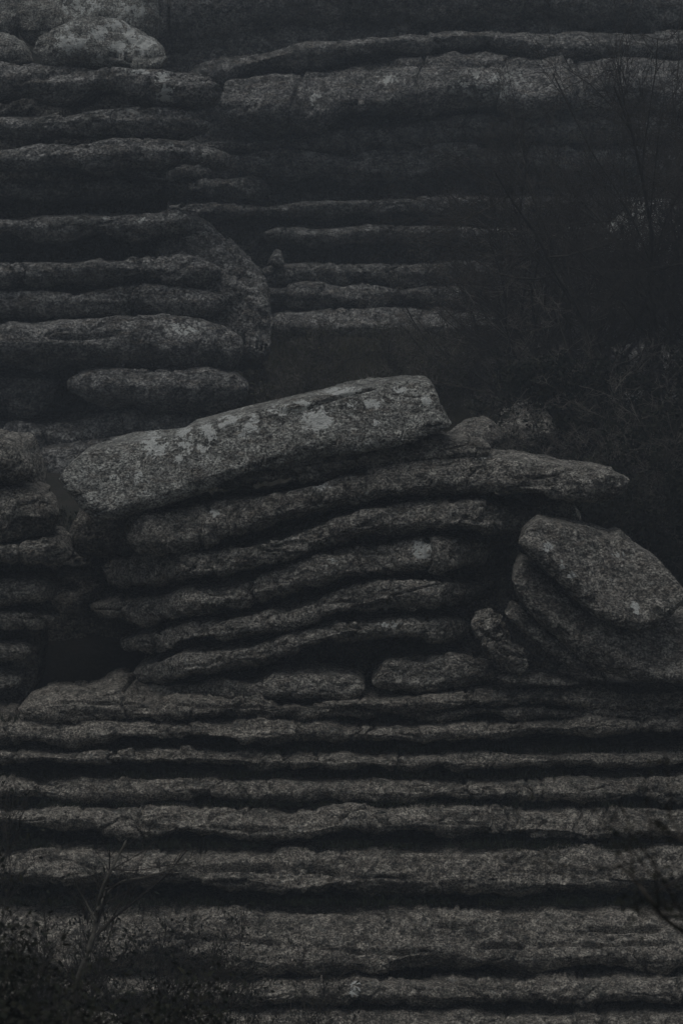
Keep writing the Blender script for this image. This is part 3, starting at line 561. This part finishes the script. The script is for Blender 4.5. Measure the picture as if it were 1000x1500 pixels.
tree_a = shrub_meshes("bare_tree", 21, 6.0, 5, 14, 10, 11, r=.06, up=.10, spread=1.15, lean=.38, rmin=.0045)
tree_b = shrub_meshes("bare_shrub", 22, 4.0, 7, 8, 7, 6, r=.040, up=.05, spread=1.15, lean=.6, rmin=.005, twig='twig_pale')
tree_c = shrub_meshes("bare_shrub", 23, 3.2, 9, 8, 7, 5, r=.032, up=.0, spread=1.1, lean=.75, leaves=1500, leaf=.03, rmin=.005, twig='twig_pale')
ever = shrub_meshes("evergreen", 24, 2.8, 9, 8, 7, 5, r=.035, up=.15, spread=.9, lean=.45, leaves=14000, leaf=.045)
low_b = shrub_meshes("low_bush", 25, 1.6, 9, 7, 6, 5, r=.016, up=.25, spread=.8, lean=.5, leaves=900, leaf=.03, leafmat='leaf_olive', twig='twig_pale', rmin=.005)

def T(mesh, name, label, cat, px, Y, s, rz, group=None):
    x, y = pxy(px, Y); return plant(name, mesh, label, cat, x, y, None, rz, s, group)
G1 = "bare trees and shrubs in the right hand thicket"
T(tree_a, "bare_tree", "tallest bare tree at the right edge, reaching the top ledges", "tree", 975, 52, (1.2, 1.2, 1.36), 0.3, G1)
T(tree_a, "bare_tree", "bare tree just left of the tallest one, in front of the thick upper bed", "tree", 850, 55, (1.05, 1.05, 1.15), 2.2, G1)
T(tree_a, "bare_tree", "dark bare tree in front of the pale rock, cut by the right edge", "tree", 1065, 50, (1.2, 1.2, 1.3), 4.0, G1)
T(tree_a, "bare_tree", "bare tree in the thicket behind the dense right shrub", "tree", 840, 60, (1.1, 1.1, .62), 1.4, G1)
T(tree_a, "bare_tree", "fine twigged bare tree left of the tall ones, spreading over the shadowed beds", "tree", 765, 58, (1.2, 1.2, .85), 3.1, G1)
T(tree_b, "bare_shrub", "leftmost spreading bare shrub of the thicket, over the narrow ledges", "shrub", 745, 57, (1.1, 1.1, 1.1), 1.0, G1)
T(tree_b, "bare_shrub", "bare twiggy shrub in the middle of the thicket above the arched bed", "shrub", 835, 55, (1.25, 1.25, 1.25), 3.0, G1)
T(tree_b, "bare_shrub", "dense bare shrub at the thicket's right, below the pale rock", "shrub", 945, 50, (1.2, 1.2, 1.1), 5.0, G1)
T(tree_c, "bare_shrub", "low tangle of twigs over the broken boulder behind the arched bed", "shrub", 770, 48, (.75, .75, .62), .5, G1)
T(tree_c, "bare_shrub", "sprawling tangle of dark twigs behind the arched bed's right tip", "shrub", 880, 47.5, (1.0, 1.0, .85), 2.6, G1)
T(tree_b, "bare_shrub", "pale twigged shrub arching out left over the lichened ledge", "shrub", 700, 61, (.9, .9, .75), 2.1, G1)
T(tree_b, "bare_shrub", "pale twigged shrub in front of the dark leafy bushes at right", "shrub", 930, 46.5, (.95, .95, .85), 3.9, G1)
T(tree_c, "bare_shrub", "tangled shrub above the fallen slabs at the right edge", "shrub", 985, 46, (1.0, 1.0, .95), 4.4, G1)
G2 = "dark evergreen bushes in the right hand thicket"
T(ever, "evergreen_bush", "dark leafy bush behind the topmost fallen slab", "bush", 945, 45.2, (.95, .95, .95), 0.2, G2)
T(ever, "evergreen_bush", "added dark bush standing in for shade in the cleft between the left stack and tilted slab", "bush", 68, 45.3, (.62, .62, .78), 2.9)  # bush added to cover lit ground where the cleft is only dim
T(ever, "evergreen_bush", "dark leafy bush filling the thicket at the right edge", "bush", 1010, 47.5, (1.15, 1.15, 1.35), 1.7, G2)
T(ever, "evergreen_bush", "dark leafy bush in the thicket over the arched bed's tip", "bush", 890, 49.5, (1.1, 1.1, 1.1), 3.7, G2)
T(ever, "evergreen_bush", "dark leafy bush in the thicket behind the broken boulder", "bush", 820, 53, (.9, .9, .85), 5.1, G2)
G3 = "low brush in the hollow behind the tilted slab"
spots = [(385, 58, .9, "low brush against the left cliff's end, leftmost in the hollow"), (430, 56, .95, "low brush behind the tilted slab's middle, second from the left cliff"),
         (480, 60, .95, "low brush in the middle of the hollow, under the pale ledge"), (530, 56, .8, "low brush just above the tilted slab's crest"),
         (575, 60, .95, "low brush in front of the pale ledge's middle"), (625, 56.5, .9, "low brush behind the tilted slab's right end"),
         (680, 58, 1.0, "rightmost low brush of the hollow beside the thicket"), (350, 52.5, .75, "low brush in front of the left cliff's lowest bed")]
for i, (px, Y, s, lb) in enumerate(spots):
    T(low_b, "low_brush", lb, "bush", px, Y, (s * 1.25, s * 1.25, s), i * 1.3, G3)

# grass and small plants that grow in the crevices
def tufts(name, label, items, mat, seed, h=.16, n=40, wdt=.006, spread=.12):
    rng = np.random.default_rng(seed); Ps = []
    for (x, y, z, s) in items:
        k = int(n * s); b = np.array([x, y, z]) + rng.normal(0, 1, (k, 3)) * (spread * s * 1.6, spread * s * .5, .01)
        d = unit(np.stack([rng.normal(0, .45, k), rng.normal(-.15, .4, k), np.ones(k)], 1)); L = h * s * rng.uniform(.4, 1.2, k)
        mid = b + d * (L * .6)[:, None]; d2 = unit(d + np.array([0, 0, -.5]) + rng.normal(0, .4, (k, 3))); Ps.append(np.stack([b, mid, mid + d2 * (L * .5)[:, None]], 1))
    P = np.concatenate(Ps); v, f = tubes(P, np.repeat(np.array([[wdt, wdt * .7, wdt * .2]]), len(P), 0), 3)
    NTRI[0] += 2 * len(f)
    o = link(bpy.data.objects.new(name, np_mesh(name, v, f, M[mat]))); return tag(o, label, "grass", kind="stuff")
rng = np.random.default_rng(5); items = []
for py, Y, k in ((1054, 38.95, 26), (1098, 38.75, 40), (1135, 38.55, 40), (1178, 38.25, 40), (1238, 37.8, 46), (1322, 37.3, 50), (1432, 36.9, 40), (1474, 36.4, 30)):
    for _ in range(k):
        px = rng.uniform(-20, 1020); items.append((float(xat(px, Y)), Y, float(zat(py, Y)) - .04, rng.uniform(.35, .9)))
tufts("crevice_grass", "dark small plants rooted in the terrace crevices", items, 'fern', 3, h=.2, n=40)
items = []
for _ in range(260):
    x, y = rng.uniform(-2.4, 3.0), rng.uniform(50, 65); items.append((x, y, float(ground_z(np.array([x]), np.array([y]))[0]), rng.uniform(.8, 2.0)))
tufts("dry_grass", "dry grass stalks in the hollow behind the tilted slab", items, 'straw', 4, h=.45, n=26, wdt=.006, spread=.2)

# ---------------------------------------------------------------- foreground shrubs on the near slope
near = shrub_meshes("near_bush", 31, 2.3, 12, 10, 8, 6, r=.022, up=.2, spread=.85, lean=.45, leaves=26000, leaf=.024, leafmat='leaf', rmin=.002)
G4 = "leafy bushes on the near slope"
T(near, "leafy_bush", "blurred dark olive bush filling the bottom left corner", "bush", 10, 14, (1.1, 1.1, .88), .4, G4)
T(near, "leafy_bush", "blurred dark bush cut by the left edge above the corner bush", "bush", -60, 17, (1.1, 1.1, 1.25), 3.3, G4)
T(near, "leafy_bush", "blurred low dark bush along the bottom edge right of the corner bush", "bush", 260, 14.5, (1.1, 1.1, .56), 2.0, G4)
mid_s = shrub_meshes("slope_shrub", 32, 3.6, 10, 9, 8, 7, r=.030, up=.3, spread=.85, lean=.3, leaves=4500, leaf=.03, rmin=.004)
G5 = "shrubs in front of the lower terrace"
T(mid_s, "slope_shrub", "tall dark twiggy shrub at the left edge before the terrace", "shrub", 20, 29, (1.0, 1.0, 1.3), .2, G5)
T(mid_s, "slope_shrub", "dark twiggy shrub behind the pale curved stem", "shrub", 105, 28, (.8, .8, 1.0), 2.4, G5)
T(mid_s, "slope_shrub", "thin dark shrub over the lowest beds right of the curved stem", "shrub", 250, 30, (.85, .85, .95), 4.0, G5)
T(mid_s, "slope_shrub", "low dark shrub at the bottom edge left of centre", "shrub", 380, 30.5, (.8, .8, .82), 5.2, G5)

def traced(px_pts, Y, r0, r1, rng, jit=.01):
    p = np.array(px_pts, float); t = np.linspace(0, len(p) - 1, 18); k = np.arange(len(p))
    px = np.interp(t, k, p[:, 0]); py = np.interp(t, k, p[:, 1]); yy = Y + .12 * np.sin(t * 1.7) + rng.normal(0, jit, len(t))
    Q = np.stack([xat(px, yy, py), yy, zat(py, yy)], 1)
    for _ in range(2): Q[1:-1] = (Q[:-2] + 2 * Q[1:-1] + Q[2:]) / 4
    return Q[None], np.linspace(r0, r1, len(t))[None]
def traced_tree(name, label, cat, limbs, Y, k1, k2, leaves, leaf, leafmat, bark, seed, base_px, rmin=.003):
    rng = np.random.default_rng(seed); bx, by = pxy(base_px, Y); bz = float(ground_z(np.array([bx]), np.array([by]))[0])
    t = thing(name, label, cat, (bx, by, bz)); org = np.array([bx, by, bz]); tw = []; lv = []
    for n, pts, r0, r1 in limbs:
        Q, rad = traced(pts, Y, r0, r1, rng)
        if n == "stem": Q[0, 0] = org + (0, 0, -.1); Q[0, 1] = Q[0, 0] * .5 + Q[0, 2] * .5
        v, f = tubes(Q, rad, 8); link(bpy.data.objects.new(n, np_mesh(name + "_" + n, v - org, f, M[bark])), t)
        C, rc = sprout(Q, rad, k1, .28, rng, .15, .9, 5, .35, rmin=rmin); D, rd = sprout(C, rc, k2, .5, rng, .1, .9, 4, .1, rmin=rmin)
        tw += [tubes(C, rc, 3), tubes(D, rd, 3)]; lv.append(D)
    V = []; F = []; o_ = 0
    for v, f in tw: V.append(v); F.append(f + o_); o_ += len(v)
    o = link(bpy.data.objects.new("twigs", np_mesh(name + "_twigs", np.concatenate(V) - org, np.concatenate(F), M['twig'])), t); o["kind"] = "stuff"
    if leaves:
        v, f = leaf_quads(np.concatenate(lv), rng, leaves, leaf, .03)
        o = link(bpy.data.objects.new("foliage", np_mesh(name + "_foliage", v - org, f, M[leafmat], False)), t); o["kind"] = "stuff"
    return t
traced_tree("curved_shrub", "pale curved stem of a bare shrub rising at lower left", "shrub",
            [("stem", [(95, 1600), (100, 1500), (112, 1440), (128, 1400), (140, 1365), (142, 1330), (150, 1300), (165, 1270), (185, 1232)], .045, .010),
             ("branch", [(142, 1335), (155, 1310), (178, 1290), (210, 1287), (245, 1275), (285, 1262)], .016, .004),
             ("branch", [(141, 1350), (125, 1322), (112, 1300), (108, 1280)], .014, .004),
             ("branch", [(330, 1365), (336, 1385), (345, 1410), (356, 1432)][::-1], .015, .010)][:3], 25.5, 7, 5, 0, .02, 'leaf', 'bark_pale', 41, 98)
traced_tree("overhanging_shrub", "blurred dark leafy branch reaching in at the lower right edge", "shrub",
            [("stem", [(1330, 2100), (1290, 1800), (1200, 1560), (1120, 1440), (1060, 1395), (1000, 1368), (965, 1342), (945, 1305), (905, 1265)], .020, .005),
             ("branch", [(1200, 1560), (1130, 1400), (1060, 1300), (1010, 1250), (990, 1215), (975, 1180)], .010, .004),
             ("branch", [(1120, 1440), (1050, 1352), (1000, 1345), (940, 1338)], .006, .003)], 9.5, 6, 5, 420, .013, 'leaf', 'bark', 42, 1330, .0015)

# ---------------------------------------------------------------- mist
hz = bpy.data.meshes.new("haze")
x0, x1, y0, y1, z0, z1 = -170., 170., -160., 170., CAMZ - 13.5, CAMZ + 95.
hz.from_pydata([(x, y, z) for x in (x0, x1) for y in (y0, y1) for z in (z0, z1)], [], [(0, 1, 3, 2), (4, 6, 7, 5), (0, 4, 5, 1), (2, 3, 7, 6), (0, 2, 6, 4), (1, 5, 7, 3)])
hm = bpy.data.materials.new("mist"); hm.use_nodes = True; hm.node_tree.nodes.clear()
ho = hm.node_tree.nodes.new("ShaderNodeOutputMaterial"); pv = hm.node_tree.nodes.new("ShaderNodeVolumePrincipled")
pv.inputs["Color"].default_value = (.76, .87, 1.0, 1); pv.inputs["Density"].default_value = .0032; pv.inputs["Anisotropy"].default_value = .2
hm.node_tree.links.new(pv.outputs[0], ho.inputs["Volume"]); hz.materials.append(hm)
tag(link(bpy.data.objects.new("haze", hz)), "thin grey mist hanging in front of the cliffs", kind="stuff")
print("TRIANGLES", NTRI[0])
